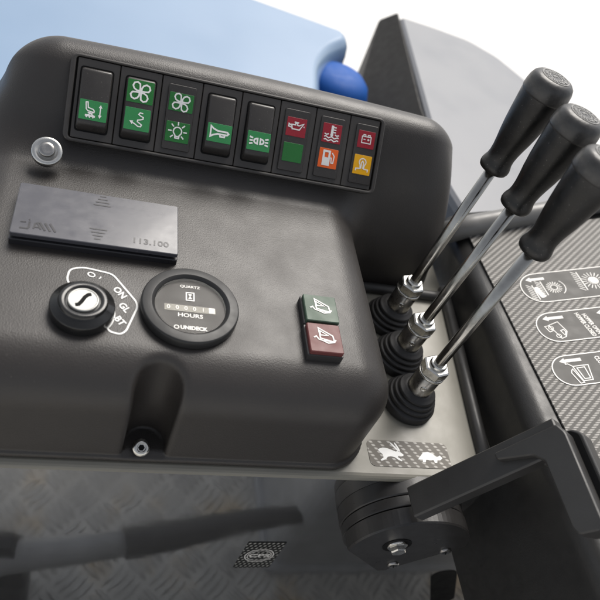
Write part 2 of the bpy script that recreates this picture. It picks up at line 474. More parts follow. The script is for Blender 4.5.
def ic_fan(i):
    for a in (25, 115, 205, 295):
        c, s = math.cos(R(a)), math.sin(R(a))
        leaf = [(.10, .02), (.22, .26), (.45, .42), (.72, .42), (.90, .22), (.88, -.06), (.66, -.2), (.4, -.12)]
        i.st([(x*c - y*s, x*s + y*c) for x, y in leaf], True)
    i.st(circ(0, 0, .1, 10), True)
def ic_seat(i):
    i.st([(-.72, .95), (-.55, .95), (-.45, .28), (.15, .15), (.30, -.02), (.28, -.22), (-.5, -.10), (-.68, .1), (-.78, .9)], True)
    i.st([(-.2, -.2), (-.15, -.42)]); i.st([(.2, -.25), (-.45, -.6)]); i.st([(-.45, -.28), (.25, -.6)])
    i.st([(-.75, -.68), (.45, -.72)], lw=.12)
    i.st([(-.6, -.95), (-.5, -.7)]); i.st([(-.2, -.95), (-.12, -.7)]); i.st([(.2, -.95), (.25, -.7)])
    i.st([(1.0, -.55), (1.0, .55)]); i.fill([(.78, .45), (1.22, .45), (1.0, .85)]); i.fill([(.78, -.45), (1.0, -.85), (1.22, -.45)])
def ic_wave(i):
    i.st([(.55, .85), (.2, .9), (.05, .68), (.3, .52), (.6, .42), (.6, .2), (.3, .08), (0, 0), (-.02, -.2), (.25, -.34), (.5, -.5), (.42, -.72), (.1, -.75), (-.2, -.55), (-.55, -.38)])
    i.fill([(-.95, -.2), (-.62, -.62), (-.5, -.15)])
def ic_bulb(i):
    i.st(arc(0, .08, .44, -60, 240, 18)); i.st([(-.22, -.30), (-.2, -.62), (.2, -.62), (.22, -.30)])
    i.st([(-.2, -.45), (.2, -.45)])
    for a in (0, 45, 90, 135, 180, 225, 315):
        c, s = math.cos(R(a)), math.sin(R(a)); i.st([(c*.62, .08+s*.62), (c*1.0, .08+s*1.0)])
def ic_horn(i):
    i.st([(-1.0, .62), (-.7, .38), (-.2, .2), (.85, .2), (1.0, .05), (.85, -.12), (-.2, -.12), (-.7, -.3), (-1.0, -.5)], True)
    i.st([(.05, -.14), (.1, -.38), (.55, -.38), (.6, -.14)])
def ic_light(i):
    for s in (-1, 1):
        i.st([(s*.18, .3)] + [(s*(.18 + .42*math.cos(R(a))), .3*math.sin(R(a))) for a in (60, 30, 0, -30, -60)] + [(s*.18, -.3)], True)
        for y in (.34, 0, -.34): i.st([(s*.74, y*.9), (s*1.15, y*1.2)])
def ic_oil(i):
    i.st([(-.6, .25), (-.15, .25), (-.15, .45), (.1, .45), (.1, .25), (.3, .22), (.85, .5), (.4, -.25), (-.5, -.25)], True)
    i.st([(-.3, .55), (.25, .55)]); i.st([(-.6, .12), (-.95, .28), (-.95, -.02), (-.58, -.08)]); i.fill([(.92, .3), (.86, .08), (1.0, .08)])
def ic_temp(i):
    i.st([(0, .95), (0, -.05)], lw=.16); i.fill(circ(0, -.18, .2, 12))
    for y in (.75, .45, .15): i.st([(.12, y), (.5, y)])
    for y in (-.5, -.85):
        i.st([(-.95 + k*.19, y + .1*math.sin(k*1.55)) for k in range(11)])
    i.st([(-.95, -.12), (-.7, -.22), (-.4, -.1)]); i.st([(.4, -.1), (.65, -.22), (.95, -.12)])
def ic_fuel(i):
    i.fill([(-.75, -.9), (.25, -.9), (.25, -.75), (-.75, -.75)]); i.st([(-.62, -.75), (-.62, .85), (.12, .85), (.12, -.75)], lw=.13)
    i.fill([(-.5, .1), (0, .1), (0, -.75), (-.5, -.75)]); i.st([(.12, .1), (.4, .1), (.45, -.5), (.7, -.5), (.75, .35), (.45, .75)])
def ic_bat(i):
    i.st([(-.75, .45), (.75, .45), (.75, -.55), (-.75, -.55)], True); i.st([(-.55, .5), (-.55, .72), (-.2, .72), (-.2, .5)]); i.st([(.2, .5), (.2, .72), (.55, .72), (.55, .5)])
    i.st([(-.5, .0), (-.15, .0)]); i.st([(.15, .0), (.5, .0)]); i.st([(.325, .18), (.325, -.18)])
def ic_glow(i):
    i.st(arc(0, .35, .48, -50, 230, 16)); i.st([(-.32, -.0), (-.25, -.5), (-.85, -.55), (-.85, -.85)]); i.st([(.32, -.0), (.25, -.5), (.85, -.55), (.85, -.85)])
    i.st([(-.15, -.5), (-.15, .3), (0, .5), (.15, .3), (.15, -.5)])

# rockers: seat, fan + air, horn, lights
o, FF = rocker(-21.2*mm, 2.2*mm, 'rocker switch with one green seat suspension legend')
L_ = lens(o, FF, .2*mm, 7.2*mm, 20.6*mm, 15.2*mm, m_green); i = Icon(FF, -.8*mm, 7.2*mm, 6.2*mm); ic_seat(i); i.done(o)
o, FF = rocker(12.6*mm, 35.4*mm, 'rocker switch with a green fan legend above a green air legend')
lens(o, FF, 0, 7.0*mm, 19.6*mm, 17.4*mm, m_green); i = Icon(FF, .4*mm, 6.6*mm, 6.6*mm); ic_wave(i); i.done(o)
lens(o, FF, 0, 28.6*mm, 20.4*mm, 17.6*mm, m_dgreen); i = Icon(FF, 0, 28.6*mm, 8.9*mm); ic_fan(i); i.done(o)
o, FF = rocker(78.1*mm, 100.7*mm, 'rocker switch with a green horn legend')
lens(o, FF, .2*mm, 8.6*mm, 20*mm, 15*mm, m_green); i = Icon(FF, .3*mm, 8.8*mm, 7.4*mm, lw=.095); ic_horn(i); i.done(o)
o, FF = rocker(111.5*mm, 133.8*mm, 'rocker switch with a green side light legend')
lens(o, FF, .2*mm, 8.2*mm, 19.6*mm, 15.6*mm, m_green); i = Icon(FF, .3*mm, 8.2*mm, 7.0*mm, lw=.1); ic_light(i); i.done(o)
# pilot light blocks
def pilot(u0, u1, label, cells):
    b = MB(); b.plate(SF, rrect(u0, 3.2*mm, u1, 54.6*mm, 1.4*mm), [(0, .003), (0, .0044), (.0004, .0048)])
    o = b.build('pilot_light', m_rock, console); o['label'] = label
    F = SF.shift((u0+u1)/2, 0, .0048)
    for cv, h, wd, m, ic, s in cells:
        lens(o, F, 0, cv, wd, h, m)
        if ic: i = Icon(F, 0, cv, s); ic(i); i.done(o)
pilot(45.4*mm, 67.8*mm, 'pilot block with green fan and green lamp symbols', [(41.2*mm, 14.4*mm, 19.4*mm, m_dgreen, ic_fan, 8.2*mm), (17.6*mm, 16*mm, 19.0*mm, m_dgreen, ic_bulb, 7.6*mm)])
pilot(143.4*mm, 165.6*mm, 'pilot block with red oil can lens above a plain green lens', [(40.3*mm, 15.6*mm, 17.4*mm, m_red, ic_oil, 7.2*mm), (19*mm, 15.8*mm, 17.4*mm, m_dgreen, None, 0)])
pilot(175.8*mm, 197.8*mm, 'pilot block with red temperature lens above an orange fuel pump lens', [(41.2*mm, 16.2*mm, 17.2*mm, m_red, ic_temp, 7*mm), (19.8*mm, 16.6*mm, 17.2*mm, m_orange, ic_fuel, 7*mm)])
pilot(208.9*mm, 229.4*mm, 'pilot block with red battery lens above a yellow glow plug lens', [(41.8*mm, 14.8*mm, 15.8*mm, m_red, ic_bat, 5.6*mm), (19.8*mm, 16.8*mm, 16.4*mm, m_yellow, ic_glow, 6.6*mm)])

# ---- fuse box cover
HZ = .0955
b = MB(); b.plate(WORLD, rrect(-.0528, .3505, .0618, .4035, .0012), [(0, HZ-.001), (0, HZ+.0042), (.0006, HZ+.0048)])
fuse = b.build('fuse_box_cover', m_lidbase, console); fuse['label'] = 'smoked plastic fuse box cover with dark print shading its embossed lettering'
b = MB(); b.plate(WORLD, rrect(-.0522, .3503, .0613, .4030, .0016), [(.0004, HZ+.0074), (0, HZ+.0078), (0, HZ+.0106), (.0005, HZ+.0110)])
b.plate(WORLD, rrect(-.0500, .3532, .0592, .4015, .001), [(0, HZ+.0040), (0, HZ+.0076)])
b.build('lid', m_lid, fuse)
FL = Frame((0, 0, HZ+.0112), (1, 0, 0), (0, 1, 0)); b = MB()
for y0, sg in ((400.6, -1), (355.0, 1)):
    b = MB()
    for k in range(4):
        h = (2.2 + k*1.3)*mm; y = (y0 + sg*k*3.3)*mm; x = (5.5 if sg < 0 else 4.6)*mm; b.ribbon(FL, [(x-h, y), (x+h, y)], .0011)
    b.build('direction_mark', m_emboss_shade, fuse)
b = MB()
b.text(FL.shift(.0412, .3586), '113.100', .0074, bold=.018, sx=1.12)
b.build('part_number', m_emboss_shade, fuse); b = MB()
# stylised maker's mark: a small c, then slanted j a m
q = lambda pts: [(-.0478 + x*.0060 + (1-y)*.0012, .3556 + y*.0078) for x, y in pts]
b.ribbon(FL, q([(.75, .85), (.15, .80)]), .0010); b.ribbon(FL, q([(1.15, .95), (1.02, .25), (.85, .05), (.0, .05)]), .0013, .00001)
b.ribbon(FL, q([(1.15, 1.25), (1.15, 1.12)]), .0010, .00001)
b.ribbon(FL, q([(1.50, .12), (1.75, .80), (2.0, .90), (2.30, .15)]), .0012, .00002); b.ribbon(FL, q([(1.55, .35), (2.3, .35)]), .0010, .00003)
for k in range(3): b.ribbon(FL, q([(2.25 + k*.56, 1.0), (2.75 + k*.56, .05)]), .0014, .00004 + k*.00001)
b.build('maker_mark', m_emboss_shade, fuse)

# ---- ignition switch
KF = Frame((0, .2965, HZ), (1, 0, 0), (0, 1, 0)).shift(.0002, 0)
b = MB(); b.lathe(KF, [(.0200, -.001), (.0206, .002), (.0206, .0070), (.0205, .0074), (.0202, .0080), (.0199, .0083), (.0158, .0104), (.0156, .0106), (.0154, .0110), (.0150, .0128), (.0147, .0131), (.0116, .0127), (.0112, .0124), (.0108, .0112)], 56)
ign = b.build('ignition_switch', m_gloss, console); ign['label'] = 'round black key switch with silver barrel'
b = MB(); b.lathe(KF, [(.0098, .0105), (.0098, .0126), (.0093, .0130), (.0086, .0128), (.0084, .0126)], 40); brl = b.build('lock_barrel', m_silver, ign)
b = MB(); b.ribbon(KF, [(-.0046, -.0050), (-.0026, -.0046), (-.0010, -.0020), (.0008, .0022), (.0026, .0044), (.0046, .0050)], .0027, .0128)
b.build('keyhole', m_well, ign)
b = MB(); FM = WORLD.shift(0, 0, HZ+.0003)
loop = round_poly([(-.0120, .3225), (-.0110, .3335), (-.0020, .3365), (.0175, .3335), (.0345, .3105), (.0355, .3055), (.0290, .2840), (.0255, .2808), (.0180, .2825), (.0165, .2880)], .004)
b.ribbon(FM, loop, .0013)
a = R(-50)
for s, u, v in (('ON', .0232, .3168), ('GL', .0268, .3040), ('BT', .0245, .2920)): b.text(FM.shift(u, v, 0, a), s, .0068, bold=.03)
b.ribbon(FM.shift(.0035, .3305, 0, R(-30)), circ(0, 0, .0024, 14, .0018), .0009, .0, True)
b.ribbon(FM.shift(.0095, .3285, 0, R(-30)), [(0, -.0012), (0, .0012)], .0008)
b.ribbon(FM, [(.0185, .3045), (.0205, .3075)], .0009); b.ribbon(FM, arc(.0002, .2965, .0208, -32, 12, 8), .0009)
b.build('key_marking', m_white, ign)

# ---- hour meter
HF = Frame((.0709, .3077, HZ), (1, 0, 0), (0, 1, 0))
b = MB(); b.lathe(HF, [(.0325, -.001), (.0340, .0010), (.0340, .0062), (.0339, .0066), (.0334, .0074), (.0330, .0076), (.0328, .00765), (.0274, .0082), (.0272, .0082), (.0268, .0080), (.0250, .0062), (.0248, .0059), (.0247, .0056), (.0246, .0030)], 72, cap1=False)
hm = b.build('hour_meter', m_bezel, console); hm['label'] = 'round black hour meter with white counter'
b = MB(); b.lathe(HF, [(.0250, .0012), (.0249, .0034)], 60, smooth=False); b.build('dial', m_dial, hm)
DF = HF.shift(0, 0, .0037)
b = MB(); b.poly(DF, rrect(-.0178, -.0042, .0178, .0014, .0004, 2)(0)); b.build('counter', m_drum, hm)
b = MB(); D2 = HF.shift(0, 0, .0039)
b.text(D2.shift(0, .0188), 'QUARTZ', .0032, bold=.02, sx=1.1)
b.text(D2.shift(0, -.0078), 'HOURS', .0046, bold=.02, sx=1.15)
b.text(D2.shift(.0022, -.0186), 'UNIDECK', .0042, bold=.045, sx=1.0)
b.ribbon(D2, circ(-.0095, -.0186, .0015, 14), .0007, 0, True)
for k, ch in enumerate('00001'): b.text(D2.shift((-.0150 + k*.0060), -.0014), ch, .0048, bold=.01)
b.poly(D2, [(.0130, -.0038), (.0172, -.0038), (.0172, .0010), (.0130, .0010)])
b.ribbon(D2, [(-.0027, .0062), (.0027, .0062), (.0027, .0134), (-.0027, .0134)], .0009, 0, True)
b.poly(D2, [(-.0014, .0076), (.0014, .0076), (.0002, .0098), (.0014, .0120), (-.0014, .0120), (-.0002, .0098)])
b.build('lettering', m_cream, hm)
b = MB(); b.lathe(HF, [(.0247, .0060), (.0120, .0061)], 60, smooth=False); b.build('glass', m_glass, hm)

# ---- two push buttons with hopper symbols
for y0, y1, x0, x1, m, lb in ((.3030, .3288, .1540, .1800, m_btngreen, 'pale green square push button'), (.2748, .3012, .1533, .1788, m_btnred, 'pale red square push button')):
    b = MB(); b.plate(WORLD, rrect(x0-.0010, y0-.0006, x1+.0006, y1+.0006, .0012), [(0, HZ-.001), (0, HZ+.0058), (.0005, HZ+.0062)])
    o = b.build('push_button', m_black, console); o['label'] = lb
    b = MB(); b.plate(WORLD, rrect(x0+.0002, y0+.0002, x1-.0002, y1-.0002, .0012), [(0, HZ+.0060), (0, HZ+.0092), (.0006, HZ+.0098)]); b.build('button_cap', m, o)
    i = Icon(WORLD.shift((x0+x1)/2+.0005, (y0+y1)/2+.0005, HZ), 0, 0, .0098, z=.0101, lw=.055)
    i.st([(-.5, .8), (.55, .15), (.6, -.4), (-.45, -.15)], True); i.st([(-.42, .55), (.2, .15), (-.42, .15)], True); i.st([(-.95, -.12), (-.75, .0), (-.6, -.25), (-.3, -.35), (.1, -.55), (.55, -.45), (.75, -.2)])
    i.st([(-.2, -.3), (.45, -.42)]); i.done(o, m_cream)

# ---- mounting stud and recessed bolt
def dome_bolt(F, r, name, parent, m=None):
    b = MB(); b.lathe(F, [(r, -.001), (r, .0012), (r*.92, .0024), (r*.7, .0034), (r*.52, .0038), (r*.50, .0030), (r*.44, .0026)], 28)
    o = b.build(name, m or m_steel, parent)
    b = MB(); b.plate(F, lambda k: [((r*.36-k)*math.cos(R(60*j)), (r*.36-k)*math.sin(R(60*j))) for j in range(6)], [(0, .0024), (0, .00285)]); b.build('socket', m_well, o)
    return o
STUD_P, STUD_N = (-.0386, .4385, .1099), (.0, -.55, .83)
nS = Vector(STUD_N).normalized(); xs = Vector((1, 0, 0)); xs = (xs - nS*xs.dot(nS)).normalized()
StF = Frame(STUD_P, xs, nS.cross(xs))
b = MB(); b.lathe(StF, [(.0114, -.003), (.0114, .0012), (.0107, .0022), (.0086, .0026), (.0076, .0020), (.0062, .0020)], 40); st = b.build('mounting_stud', m_steel, console)
b = MB(); b.lathe(StF, [(.0060, .001), (.0060, .0050), (.0052, .0060), (.0034, .0062)], 24); b.build('stud_head', m_dsteel, st)
dome_bolt(Frame((.0512, .2455, .0135), (1, 0, 0), (0, 1, .55)), .0064, 'recessed_bolt', console)

# ------------------------------------------------------------------ painted mounting plate with its glossy front
plate = thing('mounting_plate', 'grey beige painted metal deck with polished dark front face carrying the console and levers', 'metal deck', (.1, .4, 0))
b = MB(); pr = [(.2355, -.0048), (.2352, -.0040), (.2356, -.0028), (.2364, -.0016), (.2378, -.0006), (.2400, 0.0), (.545, 0.0), (.545, -.0048)]
xL, xR = -.125, .3625
b.loft(Frame((0, 0, 0), (0, 1, 0), (0, 0, 1)), [[(y, z, x) for y, z in pr] for x in (xL, xR)][::1], True, True)
b.build('deck', m_deck, plate)
b = MB(); FP = Frame((0, .239, 0), (1, 0, 0), (0, 0, 1))
b.plate(FP, rrect(-.6, -.56, .8, -.0050, .002), [(0, -.004), (0, 0)]); fpn = b.build('front_panel', m_panel, plate)
b = MB(); FH = FP.shift(.4385, -.268, .0004, R(26))
b.poly(FH, arc(0, .045, .0150, 0, 180, 12) + arc(0, -.045, .0150, 180, 360, 12)); b.build('slot_shade', m_well, plate)  # flat black oval paints the dark of the slot, nothing is cut
# logo sticker on the front panel
b = MB(); b.plate(FP, rrect(.1690, -.2000, .2058, -.1370, .001), [(0, 0), (0, .0004)]); lg = b.build('logo_sticker', m_carbon3, plate)
b = MB(); F_ = FP.shift(.1874, -.1685, .0006); b.ribbon(F_, circ(0, 0, .0138, 32, .0150), .0011, 0, True); b.ribbon(F_, circ(0, 0, .0115, 32, .0118), .0008, .00002, True)
b.text(F_.shift(0, 0, .0001), 'CPS', .0100, bold=.03, sx=1.25); b.build('lettering', m_cream, lg)
# speed sticker
b = MB(); b.plate(WORLD, rrect(.2365, .2462, .3120, .2705, .005), [(0, 0), (0, .0004)]); sp = b.build('speed_sticker', m_carbon2, plate)
i = Icon(WORLD, .2575, .2590, .0100, z=.0006)
i.fill([(-1.20, .22), (-1.02, .34), (-.70, .44), (-.30, .40), (.10, .26), (.42, .12), (.62, .18), (.88, .06), (1.10, -.14), (1.04, -.26), (.80, -.28), (.62, -.26), (.50, -.38), (.86, -.66), (.80, -.76), (.52, -.66), (.24, -.42), (-.10, -.34), (-.42, -.40), (-.62, -.62), (-1.06, -.80), (-1.14, -.70), (-.82, -.48), (-.84, -.20), (-1.06, .02)])
i.fill([(.66, .14), (.44, .36), (.10, .82), (.02, 1.00), (.20, .92), (.52, .56), (.74, .22)]); i.fill([(.76, .14), (.62, .46), (.44, .88), (.46, 1.02), (.62, .84), (.80, .44), (.86, .12)])
i.done(sp, name='hare_silhouette')
i = Icon(WORLD, .2925, .2560, .0100, z=.0006)
i.fill([(-1.15, -.22), (-.85, .10), (-.50, .46), (-.05, .55), (.40, .40), (.68, .06), (1.05, .24), (1.25, .02), (1.05, -.16), (.70, -.20), (.62, -.46), (.38, -.46), (.36, -.22), (-.38, -.22), (-.48, -.46), (-.74, -.46), (-.70, -.22)])
i.done(sp, name='tortoise_silhouette')
# rubber edging along the back and the right of the deck
b = MB(); b.tube([(.215, .4445, .004), (.345, .4445, .004), (.3565, .4445, .004)], .0055, 14); b.build('rubber_edging', m_rail, plate)
b = MB()
b.tube([(.3640, .4580, .003), (.3490, .2950, .003), (.3440, .2330, .002)], .0062, 14); b.build('rubber_edging', m_rail, plate)

# ------------------------------------------------------------------ control levers
def make_lever():
    t = thing('control_lever', '', 'control lever', (0, 0, 0), 'hydraulic control levers in black rubber boots')
    Z = WORLD
    b = MB()
    prof = [(.0245, 0.0), (.0245, .0060), (.0236, .0072), (.0212, .0074), (.0212, .0082), (.0222, .0090), (.0222, .0112), (.0212, .0120), (.0190, .0122), (.0190, .0130), (.0200, .0138), (.0199, .0158), (.0190, .0166), (.0168, .0168), (.0168, .0176), (.0176, .0184), (.0175, .0204), (.0166, .0212), (.0142, .0216), (.0134, .0226), (.0108, .0232)]
    b.lathe(Z, prof, 40, cap1=False); b.build('boot', m_rubber, t)
    b = MB(); b.lathe(Z, [(.0112, .0215), (.0112, .0440), (.0104, .0448)], 32); cp = b.build('coupling', m_dsteel, t)
    b = MB(); FS = Frame((-.0048, -.0112*.905, .034), (.905, -.43, 0), (0, 0, 1)); b.lathe(FS, [(.0026, -.002), (.0026, .0006), (.0018, .0008), (.0012, .0002)], 16); b.build('set_screw', m_steel, cp)
    b = MB(); b.lathe(Z, [(.0116, .0442), (.0121, .0446), (.0121, .0462), (.0116, .0466)], 32, cap0=True)
    hx = lambda r: [(r*math.cos(R(60*k+20)), r*math.sin(R(60*k+20))) for k in range(6)]
    b.loft(Z, [[(u, v, .0467) for u, v in hx(.0116)], [(u, v, .0475) for u, v in hx(.0122)], [(u, v, .0546) for u, v in hx(.0122)], [(u, v, .0556) for u, v in hx(.0108)]], True, True)
    b.lathe(Z, [(.0076, .0552), (.0076, .0580), (.0066, .0592)], 24); b.build('nut', m_steel, t)
    b = MB(); b.lathe(Z, [(.0049, .0560), (.0049, .2050)], 24); b.build('rod', m_chrome, t)
    b = MB()
    gp = [(.0046, .1915), (.0100, .1912), (.0117, .1920), (.0124, .1940), (.0124, .1962), (.0118, .1985), (.0109, .2012), (.0106, .2050), (.0109, .2100), (.0118, .2160), (.0131, .2230), (.0144, .2320), (.0155, .2420), (.0165, .2520), (.0171, .2580), (.0172, .2600)]
    b.lathe(Z, gp, 40, cap1=False); gr = b.build('grip', m_grip, t)
    b = MB(); b.lathe(Z, [(.0169, .2596), (.0176, .2604), (.0178, .2616), (.0177, .2650), (.0172, .2690), (.0160, .2722), (.0137, .2742), (.0105, .2750), (.0050, .2750), (.0015, .2749)], 40); cap = b.build('grip_cap', m_cap, gr)
    b = MB(); F_ = Z.shift(0, 0, .2752)
    b.ribbon(F_, circ(0, 0, .0104, 32), .0010, 0, True); b.ribbon(F_, circ(0, 0, .0050, 24), .0009, .0, True)
    for k in range(22):
        a = 2*PI*k/22 + random.uniform(-.05, .05); r0, r1 = .0062 + random.uniform(0, .0006), .0090 + random.uniform(-.0006, .0004)
        b.ribbon(F_, [(r0*math.cos(a), r0*math.sin(a)), (r1*math.cos(a+.12), r1*math.sin(a+.12))], random.uniform(.0009, .0017), .00001*k)
    b.ribbon(F_, [(-.002, 0), (.0, .0018), (.0022, .0004)], .0012)
    b.build('cap_marking', m_capmark, gr)
    return t
def copy_tree(o, parent=None):
    c = o.copy(); col.objects.link(c); c.parent = parent
    for ch in list(o.children): copy_tree(ch, c)
    return c
lv = make_lever(); levers = [lv] + [copy_tree(lv) for _ in range(2)]
for o, base, top, lb in zip(levers,
        [(.2870, .4065, 0), (.2860, .3600, 0), (.2850, .3110, 0)],
        [(.3015, .4100, .2695), (.3055, .3655, .2655), (.3025, .3180, .2690)],
        ['control lever farthest from the camera, beside the back of the console', 'middle control lever, between the two other levers in rubber boots', 'control lever nearest the camera, just behind the hare and tortoise sticker']):
    o.location = base
    d = (Vector(top) - Vector(base)).normalized()
    o.rotation_mode = 'QUATERNION'; o.rotation_quaternion = Vector((0, 0, 1)).rotation_difference(d)
    o['label'] = lb

# ------------------------------------------------------------------ side console with the carbon print
side = thing('side_console', 'black side moulding with woven carbon print top and grey instruction stickers, right of levers', 'side console', (.45, .3, 0))
E1 = Vector((0, -.285, .021)).normalized(); E2 = Vector((math.cos(R(18)), 0, math.sin(R(18)))); E2 = (E2 - E1*E2.dot(E1)).normalized()
GF = Frame((.380, .488, .051), E2, -E1)          # u: to the right, v: away from the viewer
b = MB()
# cross-section swept along the edge direction: wall, rounded shoulder, sloping top
rs = .017; sec = []
def side_sec(y):
    z = .051 + (.488 - y)*.0737
    skew = .3795 - .0
    xw = .3595 + (y - .318)*.045 if y > .225 else .3595 + (.225-.318)*.045
    pts = [(xw - .001, -.10), (xw, z - .026)]
    for k in range(13):
        t = R(180 - 72*k/12)
        pts.append((xw + .019 + .019*math.cos(t), z - .0205 + .019*math.sin(t)))
    pts += [(.3815, z - .0008), (.70, z - .0008 + (.70-.3815)*math.tan(R(18)) - .001), (.70, -.10)]
    return pts
ys = [.02, .08, .16, .225, .318, .42, .535]
rings = [[(x, y, z) for x, z in side_sec(y)] for y in ys]
b.loft(WORLD, rings, True, True, True)
sb = b.build('side_body', m_side, side)
b = MB()
b.plate(GF, lambda i: [(0+i, -.46), (.32, -.46), (.32, .012), (0+i, .012)], [(0, -.0004), (0, .0010), (.0003, .0013)])
b.build('carbon_panel', m_carbon, side)
b = MB(); b.tube([GF(-.030, .010, .004), GF(.008, .016, .006), GF(.08, .024, .006), GF(.165, .034, .006), GF(.33, .056, .006)], .0120, 18); b.build('rear_rail', m_tube, side)
GW = .0013
def sticker(u0, u1, v0, v1):
    b = MB(); b.poly(GF, rrect(u0, -v1, u1, -v0, (v1-v0)*.48, 8)(0), GW+.0003); o = b.build('instruction_sticker', m_pill, side)
    b = MB(); b.ribbon(GF, rrect(u0, -v1, u1, -v0, (v1-v0)*.48, 8)(.0006), .0011, GW+.0005, True)
    return o, b
def arrow(b, u, v, L, s=-1):
    F_ = GF.shift(u, -v, GW+.0005)
    b.poly(F_, [(0, 0), (-s*-.0052, .0034), (-s*-.0052, .0017), (-s*-L, .0017), (-s*-L, -.0017), (-s*-.0052, -.0017), (-s*-.0052, -.0034)][::(1 if s > 0 else -1)]) if s > 0 else \
    b.poly(F_, [(0, 0), (.0052, -.0034), (.0052, -.0017), (L, -.0017), (L, .0017), (.0052, .0017), (.0052, .0034)])
def wheel(b, cu, cv, r):
    F_ = GF.shift(cu, -cv, GW+.0005)
    b.ribbon(F_, circ(0, 0, r*.42, 18), .0009, 0, True)
    for k in range(18):
        a = 2*PI*k/18; b.ribbon(F_, [(r*.55*math.cos(a), r*.55*math.sin(a)), (r*math.cos(a), r*math.sin(a))], .0008)
def brush(b, u, v0, v1, n, lw=.0008):
    """a slanting bar with bristles to its left"""
    b.ribbon(GF, [(u, -v0), (u + .0010, -v1)], lw*1.3, GW+.0005)
    for k in range(n):
        v = v0 + (v1-v0)*(k+.5)/n; b.ribbon(GF, [(u - .0058, -v - .0022*-1), (u - .0008, -v - .0016)], lw, GW+.0005)
o, b = sticker(.0245, .150, .0615, .1020)
arrow(b, .0330, .0700, .0190)
wheel(b, .0570, .0835, .0078); wheel(b, .0990, .0800, .0115)
brush(b, .0365, .0775, .0975, 7); brush(b, .0500 - .0035, .0735, .0930, 7); brush(b, .0870, .0660, .0920, 8)
b.poly(GF.shift(.0405, -.0880, GW+.0005, R(-76)), rrect(-.0075, -.0026, .0075, .0030, .0016, 3)(0))
b.poly(GF, circ(.0990, -.0800, .0042, 16), GW+.0008)
b.ribbon(GF, arc(.0570, -.0835, .0112, -55, 45, 8), .0008, GW+.0005); 
arrow(b, .1180, .0690, .0190, s=-1)
b.build('symbols', m_cream, o)
o, b = sticker(.0198, .150, .1150, .1520)
arrow(b, .0290, .1225, .0200)
F_ = GF.shift(.0385, -.1380, GW+.0005, R(-72))
for pts in ([(-.009, .006), (.004, .006), (.009, .001), (.009, -.004), (-.009, -.004)], [(.001, .0045), (.0042, .0045), (.0072, .0012), (.001, .0012)], [(-.0085, -.0045), (-.0095, -.0085), (-.002, -.0085), (-.002, -.0045)]): b.ribbon(F_, pts, .0008, 0, True)
b.ribbon(F_, circ(-.0055, -.0045, .0022, 12), .0007, .0001, True); b.ribbon(F_, circ(.0055, -.0045, .0022, 12), .0007, .0001, True)
for k, s in enumerate(('HOPPER CLOSED', 'HOPPER OPEN')): b.text(GF.shift(.0655 + k*.0062, -.1345, GW+.0005, R(-80)), s, .0056, bold=.03, sx=.72)
arrow(b, .0820, .1225, .0200); b.build('symbols', m_cream, o)
o, b = sticker(.0137, .150, .1670, .2010)
arrow(b, .0235, .1735, .0200)
F_ = GF.shift(.0375, -.1880, GW+.0005, R(-4))
for pts in ([(-.0050, .0075), (.0090, .0085), (.0075, -.0080), (-.0010, -.0085)], [(-.0020, .0055), (.0050, .0062), (.0060, -.0060), (.0008, -.0065)]): b.ribbon(F_, pts, .0009, 0, True)
b.ribbon(F_, [(-.0050, .0075), (-.0085, .0105), (-.0110, .0100)], .0009, .0001); b.ribbon(F_, [(-.0075, .0030), (-.0085, .0005), (-.0045, -.0110), (-.0010, -.0105), (-.0062, .0045)], .0009, .0001, True)
for k, s in enumerate(('CLOSED FLAP', 'OPEN FLAP')): b.text(GF.shift(.0600 + k*.0065, -.1850, GW+.0005, R(-80)), s, .0058, bold=.03, sx=.74)
arrow(b, .0780, .1735, .0200); b.build('symbols', m_cream, o)

# ------------------------------------------------------------------ swing handle on its hub
sw = thing('swing_handle', 'black plastic pivoting handle with layered round hub bolted to the front edge of the deck', 'pivot handle', (.282, .239, -.052))
HX, HZc = .2825, -.0535
YF = Frame((HX, .239, HZc), (1, 0, 0), (0, 0, 1))          # z axis of the frame points to the viewer
b = MB()
dout = lambda r: (lambda i: circ(0, 0, r - i, 64))
b.plate(YF, dout(.0535), [(0, 0), (0, .0135), (.0008, .0145)], smooth=False)
b.plate(YF, dout(.0528), [(.0008, .0147), (0, .0155), (0, .0235), (.0006, .0242)], smooth=False)
b.build('hub', m_hub, sw, bevel=.0006)
dpts = [(.0535*math.cos(R(a)), .0535*math.sin(R(a))) for a in np.linspace(14, 183, 36)] + [(-.0075, -.0490), (.0010, -.0475), (.0035, -.0400), (.0090, -.0375), (.0380, -.0090), (.0410, -.0085), (.0440, -.0050), (.0535, .0055)]
b = MB(); b.plate(YF, poly_inset(dpts), [(0, .0255), (0, .0385), (.0008, .0400)]); b.build('hub_cover', m_hub, sw)
b = MB(); b.plate(YF, dout(.0480), [(0, .0240), (0, .0257)]); b.build('hub_gap', m_well, sw)
def hexbolt(F, r, name):
    b = MB(); b.lathe(F, [(r*1.25, 0), (r*1.25, .0012), (r*1.15, .0016)], 24)
    b.loft(F, [[(r*k*math.cos(R(60*j)), r*k*math.sin(R(60*j)), w) for j in range(6)] for k, w in ((1, .0016), (1, .0052), (.86, .0062))], False, True)
    return b.build(name, m_steel, sw)
b = MB(); b.lathe(YF.shift(-.0139, .0095, .0401), [(.0125, 0), (.0125, .0003)], 32); b.build('bolt_recess', m_well, sw)
hexbolt(YF.shift(-.0139, .0095, .0404), .0068, 'pivot_bolt')
for u, v in ((.0010, -.0325), (.0375, -.0025)):
    b = MB(); F_ = YF.shift(u, v, .0401); b.lathe(F_, [(.0052, 0), (.0052, .0010), (.0040, .0020), (.0030, .0016)], 20); o = b.build('cover_screw', m_dsteel, sw)
    b = MB(); b.ribbon(F_, [(-.0030, -.0010), (.0030, .0010)], .0010, .0021); b.ribbon(F_, [(-.0010, .0030), (.0010, -.0030)], .0010, .0022); b.build('cross_slot', m_well, o)
